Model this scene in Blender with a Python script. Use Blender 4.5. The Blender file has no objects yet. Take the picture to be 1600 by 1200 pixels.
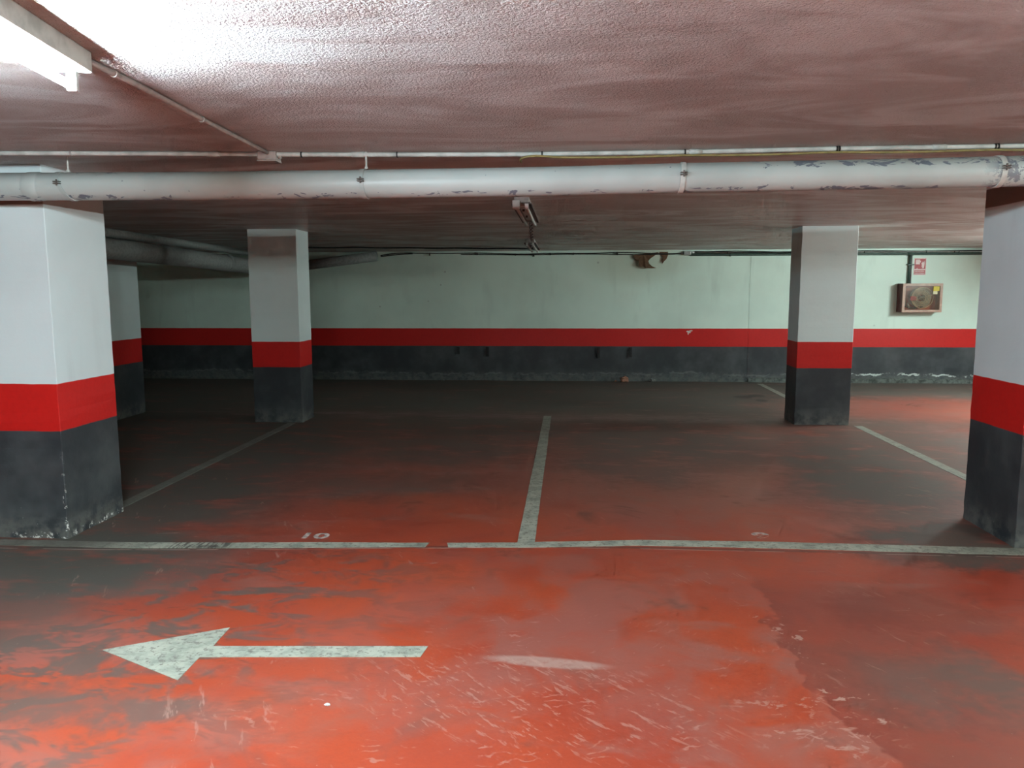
import bpy, bmesh, math, random
from mathutils import Vector, Matrix, noise
random.seed(7)
S = bpy.context.scene
C = S.collection
PI = math.pi

# ------------------------------------------------------------------ view
S.view_settings.view_transform = 'Standard'
S.view_settings.look = 'None'
S.view_settings.exposure = 0.15
S.view_settings.gamma = 1.0
S.view_settings.use_curve_mapping = False
w = bpy.data.worlds.new('world'); S.world = w; w.use_nodes = True
w.node_tree.nodes['Background'].inputs[0].default_value = (0.6, 0.65, 0.7, 1)
w.node_tree.nodes['Background'].inputs[1].default_value = 0.0
try:
    S.cycles.max_bounces = 6; S.cycles.diffuse_bounces = 4; S.cycles.glossy_bounces = 3; S.cycles.adaptive_threshold = .08; S.cycles.adaptive_min_samples = 12
    S.cycles.use_denoising = True; S.cycles.sample_clamp_indirect = 6.0
    S.cycles.caustics_reflective = False; S.cycles.caustics_refractive = False
except Exception: pass

def ceil_z(y): return 2.424 - 0.012 * y

# ------------------------------------------------------------------ node helper
class NT:
    def __init__(s, name):
        s.m = bpy.data.materials.new(name); s.m.use_nodes = True
        s.t = s.m.node_tree; s.t.nodes.clear()
        s.out = s.n('ShaderNodeOutputMaterial'); s.b = s.n('ShaderNodeBsdfPrincipled')
        s.l(s.b.outputs[0], s.out.inputs[0]); s.tc = None
    def n(s, k): return s.t.nodes.new(k)
    def l(s, a, b): s.t.links.new(a, b)
    def put(s, v, sock):
        if v is None: return
        if isinstance(v, bpy.types.NodeSocket): s.l(v, sock)
        elif isinstance(v, (tuple, list)):
            v = tuple(v)
            if sock.type == 'RGBA' and len(v) == 3: v = v + (1,)
            sock.default_value = v
        else: sock.default_value = v
    def P(s):
        if s.tc is None: s.tc = s.n('ShaderNodeTexCoord')
        return s.tc.outputs['Object']
    def xyz(s):
        x = s.n('ShaderNodeSeparateXYZ'); s.l(s.P(), x.inputs[0]); return x.outputs
    def M(s, op, a, b=0.0, c=None, clamp=False):
        x = s.n('ShaderNodeMath'); x.operation = op; x.use_clamp = clamp
        s.put(a, x.inputs[0]); s.put(b, x.inputs[1])
        if c is not None: s.put(c, x.inputs[2])
        return x.outputs[0]
    def ss(s, v, a, b, lo=0.0, hi=1.0):
        x = s.n('ShaderNodeMapRange'); x.interpolation_type = 'SMOOTHSTEP'
        s.put(v, x.inputs[0]); s.put(a, x.inputs[1]); s.put(b, x.inputs[2]); s.put(lo, x.inputs[3]); s.put(hi, x.inputs[4])
        return x.outputs[0]
    def mapping(s, scale=(1,1,1), rot=(0,0,0), loc=(0,0,0), vec=None, kind='POINT'):
        x = s.n('ShaderNodeMapping'); x.vector_type = kind; s.l(vec or s.P(), x.inputs[0])
        x.inputs[1].default_value = loc; x.inputs[2].default_value = rot; x.inputs[3].default_value = scale
        return x.outputs[0]
    def noise(s, scale, det=4, rough=.55, dist=0.0, vec=None, out=0):
        x = s.n('ShaderNodeTexNoise'); s.l(vec or s.P(), x.inputs['Vector'])
        x.inputs['Scale'].default_value = scale; x.inputs['Detail'].default_value = min(det, 3.5)
        x.inputs['Roughness'].default_value = rough; x.inputs['Distortion'].default_value = dist
        return x.outputs[out]
    def voro(s, scale, vec=None, feat='F1', out='Distance'):
        x = s.n('ShaderNodeTexVoronoi'); x.feature = feat; s.l(vec or s.P(), x.inputs['Vector'])
        x.inputs['Scale'].default_value = scale; return x.outputs[out]
    def mix(s, f, a, b, mode='MIX'):
        x = s.n('ShaderNodeMix'); x.data_type = 'RGBA'; x.blend_type = mode
        s.put(f, x.inputs[0]); s.put(a, x.inputs[6]); s.put(b, x.inputs[7]); return x.outputs[2]
    def bump(s, h, strength=.3, dist=.01, nrm=None):
        x = s.n('ShaderNodeBump'); x.inputs['Strength'].default_value = strength
        x.inputs['Distance'].default_value = dist; s.l(h, x.inputs['Height'])
        if nrm: s.l(nrm, x.inputs['Normal'])
        return x.outputs[0]
    def fin(s, col=None, rough=.6, spec=.4, metal=0.0, nrm=None, emit=None, es=0):
        s.put(col, s.b.inputs['Base Color']); s.put(rough, s.b.inputs['Roughness'])
        s.put(spec, s.b.inputs['Specular IOR Level']); s.put(metal, s.b.inputs['Metallic'])
        if nrm: s.l(nrm, s.b.inputs['Normal'])
        if emit: s.put(emit, s.b.inputs['Emission Color']); s.b.inputs['Emission Strength'].default_value = es
        return s.m

def plain(name, col, rough=.55, spec=.4, metal=0., var=.12, scale=25):
    n = NT(name); f = n.noise(scale, 4)
    c2 = tuple(max(0, c * (1 - 2.2 * var)) for c in col)
    return n.fin(n.mix(n.ss(f, .35, .7), col, c2), rough, spec, metal, n.bump(f, .1, .004))

# ------------------------------------------------------------------ materials
RED = (.56, .012, .010); BLACK = (.030, .036, .042)
def band_mat(name, z0, z1, white=(.68, .86, .77), brown=None, chips=0.0, base=0):
    """white wall paint over a red band z0..z1 over near-black paint"""
    n = NT(name); x, y, z = n.xyz()
    wob = n.M('MULTIPLY', n.M('SUBTRACT', n.noise(6, 3), .5), .008)
    zz = n.M('ADD', z, wob)
    big = n.noise(1.3, 4); fine = n.noise(30, 5, .6)
    wcol = n.mix(n.ss(big, .35, .75), white, tuple(c * .9 for c in white))
    sm = n.noise(1.0, 4, .6, .4, n.mapping((3, 3, .7)))
    wcol = n.mix(n.ss(sm, .56, .8, 0, .4), wcol, tuple(c * .68 for c in white))
    if brown:
        br = n.M('MULTIPLY', n.ss(zz, brown[0] - .004, brown[0] + .004), n.ss(zz, brown[1] + .004, brown[1] - .004))
        wcol = n.mix(br, wcol, (.20, .125, .10))  # shadow of the thick pipe on the column top, painted in as a band
    rcol = n.mix(n.ss(fine, .4, .8, 0, .35), RED, (.42, .008, .008))
    bcol = n.mix(n.ss(n.noise(2.2, 6, .65), .35, .8), BLACK, (.075, .085, .09))
    # floor dust creeping up and small paint chips on the dark paint
    bcol = n.mix(n.M('MULTIPLY', n.ss(z, .22, 0, 0, .7), n.ss(n.noise(9, 5, .7), .35, .65)), bcol, (.16, .165, .15))
    chip = n.ss(n.noise(38, 5, .75), .70, .73)
    chip = n.M('MULTIPLY', chip, n.ss(z, .28, .02))
    bcol = n.mix(n.M('MULTIPLY', chip, .9), bcol, (.5, .52, .5))
    if brown:
        q = n.noise(24, 4, .75)
        ed = n.M('MULTIPLY', n.M('MULTIPLY', n.ss(x, 1.008, 1.018), n.ss(y, -.292, -.302)), n.ss(z, .62, .05, 0, 1))
        ft = n.M('MULTIPLY', n.ss(z, .05, .02), n.ss(x, .55, .8))
        bcol = n.mix(n.M('MULTIPLY', n.M('MAXIMUM', ed, ft), n.ss(q, .55, .60)), bcol, (.62, .64, .60))
    c = n.mix(n.ss(zz, z0 - .004, z0 + .004), bcol, rcol)
    line = n.M('MULTIPLY', n.ss(zz, z1 - .006, z1 - .002), n.ss(zz, z1 + .004, z1))
    c = n.mix(n.ss(zz, z1 - .003, z1 + .003), c, wcol)
    if base == 1:   # crumbling plaster line with white edges low on the wall, right part
        xw = n.M('ADD', n.M('MULTIPLY', n.M('SUBTRACT', n.noise(1.1, 2), .5), .16), n.M('MULTIPLY', n.M('SUBTRACT', n.noise(7, 5, .7), .5), .13))
        d = n.M('ABSOLUTE', n.M('SUBTRACT', z, n.M('ADD', xw, .135)))
        edge = n.M('MULTIPLY', n.ss(d, .022, .006), n.ss(n.noise(5, 4, .6), .42, .55))
        reg = n.ss(x, 3.6, 4.2, .12, 1)
        c = n.mix(n.M('MULTIPLY', edge, reg), c, (.50, .56, .54))
        low = n.M('MULTIPLY', n.ss(z, n.M('ADD', xw, .13), n.M('ADD', xw, .10)), n.ss(n.noise(16, 6, .8), .35, .62))
        c = n.mix(n.M('MULTIPLY', low, .55), c, (.10, .125, .12))
        # chipped spot in the red band with a drip below
        for cx, cz, rx, rz in ((2.03, .872, .028, .014), (2.08, .885, .03, .010), (2.035, .845, .010, .030), (2.06, .86, .018, .018)):
            q = n.M('ADD', n.M('POWER', n.M('DIVIDE', n.M('SUBTRACT', x, cx), rx), 2), n.M('POWER', n.M('DIVIDE', n.M('SUBTRACT', z, cz), rz), 2))
            c = n.mix(n.ss(n.M('ADD', q, n.M('MULTIPLY', fine, .8)), 1.5, 1.2), c, (.62, .6, .55))
        # moisture stain under the peeled plaster
        q = n.M('ADD', n.M('POWER', n.M('DIVIDE', n.M('SUBTRACT', x, 1.15), 1.2), 2), n.M('POWER', n.M('DIVIDE', n.M('SUBTRACT', z, 2.15), .55), 2))
        c = n.mix(n.M('MULTIPLY', n.ss(n.M('ADD', q, n.M('MULTIPLY', big, .7)), 1.4, .2), .38), c, (.36, .34, .20), 'MIX')
        sp = n.M('MULTIPLY', n.ss(n.voro(2.2), .045, .03), n.ss(z, .95, 1.0))
        c = n.mix(n.M('MULTIPLY', sp, .5), c, (.2, .24, .22))
    h = n.M('ADD', n.M('MULTIPLY', fine, .5), n.noise(4, 5))
    return n.fin(c, n.ss(z, z1, z1 + .01, .45, .62), .35, 0, n.bump(h, .35, .006))

def floor_mat():
    n = NT('floor_paint'); x, y, z = n.xyz()
    warp = n.noise(1.1, 5, .6, 0, None, 1)
    def warpv(src, nz, amp):
        wv = n.n('ShaderNodeVectorMath'); wv.operation = 'MULTIPLY_ADD'
        n.l(nz, wv.inputs[0]); wv.inputs[1].default_value = (amp, amp, 0); wv.inputs[2].default_value = (-amp/2, -amp/2, 0)
        ad = n.n('ShaderNodeVectorMath'); n.l(src, ad.inputs[0]); n.l(wv.outputs[0], ad.inputs[1]); return ad.outputs[0]
    W = warpv(n.P(), warp, .9)
    W = warpv(W, n.noise(5.5, 5, .75, 0, None, 1), .55)
    def blob(cx, cy, rx, ry, rot=0, soft=.6, amt=1.0, vec=W):
        mp = n.n('ShaderNodeMapping'); mp.vector_type = 'TEXTURE'; n.l(vec, mp.inputs[0])
        mp.inputs[1].default_value = (cx, cy, 0); mp.inputs[2].default_value = (0, 0, math.radians(rot)); mp.inputs[3].default_value = (rx, ry, 1)
        ln = n.n('ShaderNodeVectorMath'); ln.operation = 'LENGTH'; n.l(mp.outputs[0], ln.inputs[0])
        return n.ss(ln.outputs['Value'], 1 + soft * .5, 1 - soft * .5, 0, amt)
    def add(*a):
        r = a[0]
        for b in a[1:]: r = n.M('MAXIMUM', r, b)
        return r
    big = n.noise(.55, 5, .6); mid = n.noise(2.1, 6, .62, .6); fine = n.noise(18, 6, .7)
    # base red paint, oranger where less worn
    red = n.mix(n.ss(big, .38, .62), (.45, .068, .024), (.36, .052, .025))
    red = n.mix(n.ss(mid, .45, .75, 0, .45), red, (.30, .060, .045))
    red = n.mix(n.ss(n.noise(60, 5, .8), .45, .75, 0, .35), red, (.25, .05, .04))
    # dusty worn paint (pinkish grey)
    dust = add(blob(.15, 3.5, 1.15, .75, 5, 1.2, .75), blob(.85, 2.9, .42, .9, 10, .8, .9), blob(-1.9, 2.55, .6, .28, 25, 1, .8), blob(-1.05, 2.7, .4, .22, 20, 1, .7), blob(.2, 4.3, .8, .18, 0, 1, .6),
               blob(-2.4, 3.2, .7, .2, 14, 1, .7), blob(1.2, 6.2, 1.4, 1.6, 0, 1.2, .6))
    dust = n.M('MULTIPLY', dust, n.ss(mid, .33, .6))
    patt = n.M('MULTIPLY', n.ss(n.noise(1.6, 6, .65, 1.0, n.mapping((.7, 1.5, 1), (0, 0, .3))), .50, .68), .6)
    dust = n.M('MAXIMUM', dust, patt)
    # general grime (grey green)
    g = add(blob(-3.1, 4.2, 1.05, .75, 0, 1.0, 1), blob(-3.2, 5.6, 1.1, 1.3, 0, 1, .95), blob(-3.6, 7.4, 1.5, 2.4, 0, .9, .95), blob(-3.0, 3.4, .7, .45, 20, 1, .8), blob(-6.5, 7, 2.6, 6, 0, .8, 1),
            blob(2.6, 6.9, .75, 1.7, -8, 1.1, .9), blob(3.3, 8.0, 1.4, 1.6, 0, 1, .75), blob(2.4, 5.1, .55, .3, 0, 1, .9), blob(3.0, 4.75, 1.1, .35, 0, .8, .9),
            blob(1.0, 8.1, 1.5, 1.3, 0, 1.2, .8), blob(.55, 6.9, .55, .8, 25, 1, .65), blob(-1.4, 8.7, 2.2, .9, 0, 1.2, .8),
            blob(2.0, 2.95, .75, .30, -22, 1.1, .85), blob(1.7, 3.8, .4, .25, 0, 1, .4), blob(-1.3, 7.6, 1.1, .8, 0, 1.2, .75), blob(-1.5, 6.1, .9, .4, 10, 1.2, .55), blob(-2.2, 2.75, .5, .16, 20, 1, .7), blob(-1.62, 2.75, .3, .14, 0, 1, .75))
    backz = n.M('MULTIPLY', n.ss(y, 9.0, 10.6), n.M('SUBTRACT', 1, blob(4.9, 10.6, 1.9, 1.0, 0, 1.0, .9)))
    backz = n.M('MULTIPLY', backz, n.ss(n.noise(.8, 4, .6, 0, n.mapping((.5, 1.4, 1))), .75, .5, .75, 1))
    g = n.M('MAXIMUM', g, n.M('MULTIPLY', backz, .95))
    g = n.M('MULTIPLY', g, n.ss(n.noise(2.6, 6, .75, 0, n.mapping((.6, 1.3, 1), (0, 0, .2))), .30, .52, .45, 1))
    lf = n.M('MULTIPLY', n.ss(n.M('ADD', x, n.M('MULTIPLY', y, -.25)), -1.2, -2.7), n.ss(y, 5, 4))
    g = n.M('MAXIMUM', g, n.M('MULTIPLY', lf, n.ss(n.noise(3.2, 6, .78, .5, n.mapping((.8, 1.5, 1), (0, 0, .4))), .46, .60, 0, .85)))
    g = n.M('MAXIMUM', g, n.ss(n.noise(1.5, 6, .78, .6), .55, .74, 0, .55))
    c = n.mix(n.M('MULTIPLY', dust, .75), red, (.30, .135, .11))
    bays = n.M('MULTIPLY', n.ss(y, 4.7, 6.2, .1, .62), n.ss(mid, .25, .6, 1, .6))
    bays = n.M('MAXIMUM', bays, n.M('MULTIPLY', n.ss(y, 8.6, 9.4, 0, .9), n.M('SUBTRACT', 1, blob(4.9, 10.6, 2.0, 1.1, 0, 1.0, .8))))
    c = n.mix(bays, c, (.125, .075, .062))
    c = n.mix(g, c, (.085, .082, .070))
    # right foreground: clean darker repaint with a hard ragged left edge
    e1 = n.M('ADD', n.M('MULTIPLY', n.M('SUBTRACT', n.noise(2.1, 6, .68), .5), .55), .97)
    e1 = n.M('ADD', e1, n.ss(y, 3.0, 2.3, 0, .14))
    side = n.M('MULTIPLY', n.ss(x, e1, n.M('ADD', e1, .02)), n.ss(y, 4.25, 3.95))
    side = n.M('MULTIPLY', side, n.ss(n.M('ADD', x, n.M('MULTIPLY', mid, .8)), 2.9, 1.6))
    clean = n.mix(n.ss(mid, .4, .7), (.27, .058, .038), (.22, .052, .038))
    gg = add(blob(2.0, 2.95, .8, .32, -22, 1.2, .9), blob(1.55, 2.5, .35, .3, 0, 1.2, .5))
    clean = n.mix(gg, clean, (.15, .085, .068))
    c = n.mix(n.M('MULTIPLY', side, .85), c, clean)
    # pale torn spots on the patch edge
    spots = n.M('MULTIPLY', n.ss(n.noise(9, 6, .75, .5, n.mapping((1, 1.6, 1), (0, 0, -.5))), .57, .62), add(blob(1.17, 2.98, .20, .09, -35, .4, .8), blob(1.02, 3.5, .10, .25, 10, .5, .7), blob(.9, 2.8, .3, .2, 0, .6, .5)))
    c = n.mix(spots, c, (.48, .30, .24))
    # the long pale scuff right of the arrow
    sc = n.M('MULTIPLY', blob(-.09, 3.15, .25, .045, -5, .5, .9, n.P()), n.ss(fine, .3, .55, .5, 1))
    c = n.mix(sc, c, (.40, .25, .21))
    # tyre scuffs: fine pale arcs and streaks
    ring = n.n('ShaderNodeTexWave'); ring.wave_type = 'RINGS'; ring.rings_direction = 'Z'
    n.l(n.mapping((1, 1, 1), (0, 0, 0), (.55, -4.4, 0)), ring.inputs[0]); ring.inputs['Scale'].default_value = 7.0
    ring.inputs['Distortion'].default_value = 9; ring.inputs['Detail'].default_value = 4; ring.inputs['Detail Scale'].default_value = 1.2
    arcs = n.M('MULTIPLY', n.ss(ring.outputs[1], .86, .98), n.ss(n.noise(5.5, 5, .75), .55, .66))
    arcs = n.M('MULTIPLY', arcs, blob(-.1, 2.85, 1.3, .75, 0, .8, 1))
    st = n.ss(n.noise(8, 6, .75, .3, n.mapping((2.4, .5, 1), (0, 0, .14), (0, 0, 0), None, 'TEXTURE')), .64, .71)
    st2 = n.ss(n.noise(7, 6, .75, .3, n.mapping((1.9, .4, 1), (0, 0, -1.1), (0, 0, 0), None, 'TEXTURE')), .62, .69)
    sc2 = n.M('MULTIPLY', n.M('MAXIMUM', st, st2), n.ss(n.noise(1.3, 3), .45, .6))
    sc2 = n.M('MULTIPLY', sc2, n.ss(y, 9, 4.5, .15, 1))
    fan = n.M('MULTIPLY', n.ss(n.noise(13, 4, .7, .2, n.mapping((1.7, .42, 1), (0, 0, -.75), (0, 0, 0), None, 'TEXTURE')), .56, .64), blob(-.15, 2.85, .75, .36, -12, .7, 1, n.P()))
    sc2 = n.M('MAXIMUM', sc2, fan)
    c = n.mix(n.M('MULTIPLY', n.M('MAXIMUM', arcs, sc2), .38), c, (.52, .32, .26))
    speck = n.ss(n.voro(14), .045, .02)
    c = n.mix(n.M('MULTIPLY', speck, .5), c, (.5, .42, .36))
    # dark edge and thin pale seam in front of the bay line
    yl = n.M('ADD', n.ss(x, -3.5, .6, 4.40, 4.655), n.M('MULTIPLY', n.M('SUBTRACT', n.noise(2, 3), .5), .012))
    seam = n.M('MULTIPLY', n.ss(n.M('ABSOLUTE', n.M('SUBTRACT', y, yl)), .006, .003), n.ss(n.noise(3.5, 4, .7), .44, .5))
    shd = n.M('MULTIPLY', n.ss(n.M('ABSOLUTE', n.M('SUBTRACT', y, n.M('ADD', yl, .02))), .03, .01), n.ss(x, 3.2, 2.6))
    c = n.mix(n.M('MULTIPLY', shd, .5), c, (.07, .045, .04))
    c = n.mix(n.M('MULTIPLY', seam, .6), c, (.5, .4, .34))
    # faint line across the back of the bays, oil drops
    bl = n.ss(n.M('ABSOLUTE', n.M('SUBTRACT', y, 9.74)), .02, .01, 0, .3)
    c = n.mix(n.M('MULTIPLY', bl, n.ss(n.noise(3, 4), .45, .55)), c, (.3, .27, .24))
    for ox, oy, rx, ry in ((2.57, 11.55, .13, .16), (2.80, 11.7, .13, .12), (2.76, 11.2, .08, .12), (2.68, 11.62, .1, .1)):
        c = n.mix(blob(ox, oy, rx, ry, 0, .4, .75, n.P()), c, (.03, .028, .026))
    n.P()
    rough = n.ss(n.M('ADD', g, n.M('MULTIPLY', mid, .3)), .1, .9, .36, .62)
    h = n.M('ADD', n.M('MULTIPLY', fine, .6), n.M('MULTIPLY', mid, .8))
    return n.fin(c, rough, .38, 0, n.bump(h, .25, .006))

def ceiling_mat():
    n = NT('ceiling_stucco'); x, y, z = n.xyz()
    sw = n.noise(1.2, 5, .6, 1.2, n.mapping((.6, 1.6, 1), (0, 0, -.25)))
    patch = n.noise(.9, 4, .6, .4)
    c = n.mix(n.ss(sw, .40, .62), (.53, .41, .375), (.86, .86, .85))
    c = n.mix(n.ss(patch, .42, .66, 0, .5), c, (.66, .61, .58))
    a = n.noise(95, 3, .6, .4); b = n.noise(34, 3, .6)
    tr = n.noise(5.0, 5, .6, 1.4, n.mapping((.35, 1.7, 1), (0, 0, -.15)))
    h = n.M('ADD', n.M('MULTIPLY', a, 1.0), n.M('MULTIPLY', b, .35))
    near = n.ss(y, 4.9, 4.1, .35, 1)
    h = n.M('MULTIPLY', h, near)
    h2 = n.M('ADD', h, n.M('MULTIPLY', tr, .45))
    c = n.mix(n.ss(a, .56, .72, 0, .35), c, (.66, .61, .58))
    return n.fin(c, .36, .6, 0, n.bump(h2, 1.0, .05))

def pipe_mat():
    n = NT('pipe_paint'); x, y, z = n.xyz()
    a = n.noise(13, 6, .78, .6, n.mapping((.5, 1, 1.2)))
    top = n.ss(z, .015, .05); bot = n.ss(z, -.045, -.066)
    right = n.ss(x, .2, 1.6, .0, .115)
    m = n.M('MULTIPLY', n.M('ADD', n.M('MULTIPLY', top, .13), n.M('ADD', n.M('MULTIPLY', bot, .20), n.M('MULTIPLY', right, n.M('MAXIMUM', top, .35)))), 1.0)
    peel = n.ss(n.M('ADD', a, m), .765, .78)
    far = n.M('MULTIPLY', n.ss(x, 2.12, 2.3), n.ss(n.noise(16, 6, .8), .50, .53))
    peel = n.M('MAXIMUM', peel, n.M('MULTIPLY', far, .8))
    pits = n.ss(n.voro(11), .06, .035)
    peel = n.M('MAXIMUM', peel, n.M('MULTIPLY', pits, .7))
    c = n.mix(n.ss(n.noise(2, 4), .4, .7), (.41, .475, .465), (.35, .41, .40))
    c = n.mix(n.ss(z, .03, .075, 0, .55), c, (.25, .27, .25))
    c = n.mix(peel, c, (.13, .155, .19))
    return n.fin(c, .42, .45, 0, n.bump(n.M('SUBTRACT', n.noise(20, 4), n.M('MULTIPLY', peel, .8)), .3, .004))

def line_mat():
    n = NT('road_marking_paint'); x, y, z = n.xyz()
    a = n.noise(9, 6, .7); st = n.noise(14, 5, .7, 0, n.mapping((.5, 2.4, 1), (0, 0, .5)))
    c = n.mix(n.ss(a, .38, .68), (.43, .46, .38), (.26, .29, .24))
    c = n.mix(n.ss(st, .58, .70, 0, .8), c, (.09, .095, .085))
    c = n.mix(n.ss(n.noise(30, 5, .75), .52, .64, 0, .75), c, (.14, .13, .11))
    # almost gone beside the left column and in dirty zones
    fade = n.M('MAXIMUM', n.ss(x, -2.55, -3.1, 0, .85), n.M('MULTIPLY', n.ss(y, 5.0, 8.5), .35))
    fade = n.M('MAXIMUM', fade, n.M('MULTIPLY', n.ss(x, 2.0, 2.8, 0, .45), 1))
    fade = n.M('MULTIPLY', fade, n.ss(n.noise(4, 5, .7), .25, .6, .7, 1))
    c = n.mix(fade, c, (.115, .112, .098))
    scr = n.M('MULTIPLY', n.ss(n.noise(22, 3, .6, 0, n.mapping((2.4, .25, 1), (0, 0, -.7))), .48, .54),
              n.M('MULTIPLY', n.ss(n.M('ABSOLUTE', n.M('ADD', x, 2.32)), .24, .14), n.ss(y, 4.3, 4.45)))
    c = n.mix(n.M('MULTIPLY', scr, .85), c, (.06, .055, .05))
    return n.fin(c, .5, .35, 0, n.bump(a, .2, .003))

M = {}
M['wall'] = band_mat('wall_paint', .612, .922, base=1)
M['side'] = band_mat('side_wall_paint', .612, .922)
M['col'] = band_mat('column_paint', .675, .982, white=(.65, .77, .77))
M['colnear'] = band_mat('column_paint_near', .708, 1.012, white=(.63, .735, .76), brown=(2.128, 2.25))  # the brown band paints in the pipe's shadow
M['floor'] = floor_mat(); M['ceil'] = ceiling_mat(); M['pipe'] = pipe_mat(); M['line'] = line_mat()
M['white'] = plain('white_enamel', (.62, .66, .64), .4)
M['offwhite'] = plain('dusty_white_plastic', (.50, .53, .50), .5, var=.15, scale=12)
M['greyw'] = plain('overpainted_box', (.36, .33, .31), .6)
M['steel'] = plain('galvanised_steel', (.42, .44, .42), .4, .5, .7)
M['rust'] = plain('rusty_strap', (.13, .11, .10), .6, .4, .3)
M['darkmetal'] = plain('dark_fixture_side', (.06, .035, .03), .6)
M['cable'] = plain('black_cable', (.010, .010, .010), .5)
M['yellow'] = plain('dusty_yellow_cable', (.26, .21, .08), .55)
M['tie'] = plain('black_tie', (.012, .012, .012), .5)
M['green'] = plain('dark_green_enamel', (.055, .095, .08), .45)
M['dirtpipe'] = plain('dusty_drain_pipe', (.27, .29, .28), .55)
M['cabinet'] = plain('beige_enamel', (.46, .31, .24), .4, var=.1)
M['cabside'] = plain('maroon_enamel', (.13, .035, .035), .45)
M['cabin'] = plain('cabinet_red', (.55, .11, .06), .5)
M['reel'] = plain('hose_reel_steel', (.45, .36, .24), .35, .5, .6)
M['hose'] = plain('dusty_hose', (.36, .33, .26), .6)
M['signw'] = plain('sign_pink_white', (.72, .56, .54), .45, var=.05)
M['signr'] = plain('sign_red', (.34, .006, .012), .45, var=.05)
M['stickY'] = plain('sticker_yellow', (.62, .50, .03), .5, var=.06)
M['stickW'] = plain('sticker_cream', (.70, .66, .42), .5, var=.06)
M['plaster'] = plain('torn_brown_plaster', (.15, .085, .05), .8, .2)
M['plasteredge'] = plain('torn_plaster_edge', (.48, .42, .32), .8, .2)
M['rubble'] = plain('orange_rubble', (.42, .22, .15), .85, .2, var=.3, scale=60)
M['rubblegrey'] = plain('grey_rubble', (.20, .22, .21), .85, .2, var=.3, scale=60)
M['stub'] = plain('black_stub', (.008, .009, .010), .6)
M['kerb'] = plain('kerb_mortar', (.13, .15, .14), .8, .2, var=.3, scale=18)
M['number'] = plain('worn_white_number', (.62, .52, .48), .6, var=.3, scale=30)
g = NT('cabinet_glass'); tr_ = g.n('ShaderNodeBsdfTransparent'); gl_ = g.n('ShaderNodeBsdfGlossy'); mx_ = g.n('ShaderNodeMixShader')
tr_.inputs[0].default_value = (.95, .9, .82, 1); gl_.inputs['Roughness'].default_value = .15; mx_.inputs[0].default_value = .10
g.l(tr_.outputs[0], mx_.inputs[1]); g.l(gl_.outputs[0], mx_.inputs[2]); g.l(mx_.outputs[0], g.out.inputs[0]); g.t.nodes.remove(g.b); M['glass'] = g.m
def tube_mat(name, col, e):
    n = NT(name); return n.fin((.8, .8, .8), .4, .3, 0, None, col, e)
E1 = 150; 
M['lit'] = tube_mat('lit_tube', (.78, .92, 1.0), 900)
M['lit2'] = tube_mat('lit_tube_neutral', (.86, 1.0, .97), 1250)
M['lit3'] = tube_mat('added_tube_behind', (.86, 1.0, .95), 1150)  # for the two added fill lamps behind the camera
M['lit4'] = tube_mat('lit_tube_behind_right', (.86, 1.0, .95), 750)
M['dead'] = plain('unlit_tube', (.52, .52, .50), .3, .5, var=.03)

# ------------------------------------------------------------------ mesh helpers
def link(name, bm, mat, parent=None, loc=(0, 0, 0), smooth=False, bevel=0, rotz=0):
    bmesh.ops.recalc_face_normals(bm, faces=bm.faces[:])
    me = bpy.data.meshes.new(name); bm.to_mesh(me); bm.free()
    if smooth:
        for p in me.polygons: p.use_smooth = True
    o = bpy.data.objects.new(name, me); C.objects.link(o); me.materials.append(mat)
    o.location = loc; o.rotation_euler = (0, 0, rotz)
    if parent: o.parent = parent
    if bevel:
        b = o.modifiers.new('bevel', 'BEVEL'); b.width = bevel; b.segments = 2; b.limit_method = 'ANGLE'
    return o
def tag(o, label, cat, group=None, kind=None):
    if label: o['label'] = label
    if cat: o['category'] = cat
    if group: o['group'] = group
    if kind: o['kind'] = kind
    return o
def thing(name, label, cat, loc=(0, 0, 0), rotz=0, group=None):
    o = bpy.data.objects.new(name, None); C.objects.link(o); o.location = loc; o.rotation_euler = (0, 0, rotz)
    o.empty_display_size = .1
    return tag(o, label, cat, group)
def box(bm, x0, x1, y0, y1, z0, z1):
    v = [bm.verts.new(p) for p in ((x0,y0,z0),(x1,y0,z0),(x1,y1,z0),(x0,y1,z0),(x0,y0,z1),(x1,y0,z1),(x1,y1,z1),(x0,y1,z1))]
    for f in ((0,3,2,1),(4,5,6,7),(0,1,5,4),(1,2,6,5),(2,3,7,6),(3,0,4,7)): bm.faces.new([v[i] for i in f])
    return bm
def bx(*a): return box(bmesh.new(), *a)
def tube(bm, pts, r, seg=12, cap=True):
    pts = [Vector(p) for p in pts]; rings = []; N = len(pts)
    prev = None
    for i, p in enumerate(pts):
        d = (pts[min(i+1, N-1)] - pts[max(i-1, 0)]).normalized()
        if prev is None:
            a = Vector((0, 0, 1)) if abs(d.z) < .9 else Vector((1, 0, 0))
        else: a = prev
        u = (a - d * a.dot(d)).normalized(); v = d.cross(u); prev = u
        rr = r[i] if isinstance(r, (list, tuple)) else r
        rings.append([bm.verts.new(p + (u * math.cos(2*PI*k/seg) + v * math.sin(2*PI*k/seg)) * rr) for k in range(seg)])
    for a, b in zip(rings, rings[1:]):
        for k in range(seg): bm.faces.new((a[k], a[(k+1) % seg], b[(k+1) % seg], b[k]))
    if cap:
        bm.faces.new(rings[0][::-1]); bm.faces.new(rings[-1])
    return bm
def tb(*a, **k): return tube(bmesh.new(), *a, **k)
def prism(bm, poly, z0, z1):
    a = [bm.verts.new((x, y, z0)) for x, y in poly]; b = [bm.verts.new((x, y, z1)) for x, y in poly]
    bm.faces.new(a[::-1]); bm.faces.new(b); n = len(poly)
    for i in range(n): bm.faces.new((a[i], a[(i+1) % n], b[(i+1) % n], b[i]))
    return bm
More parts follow.
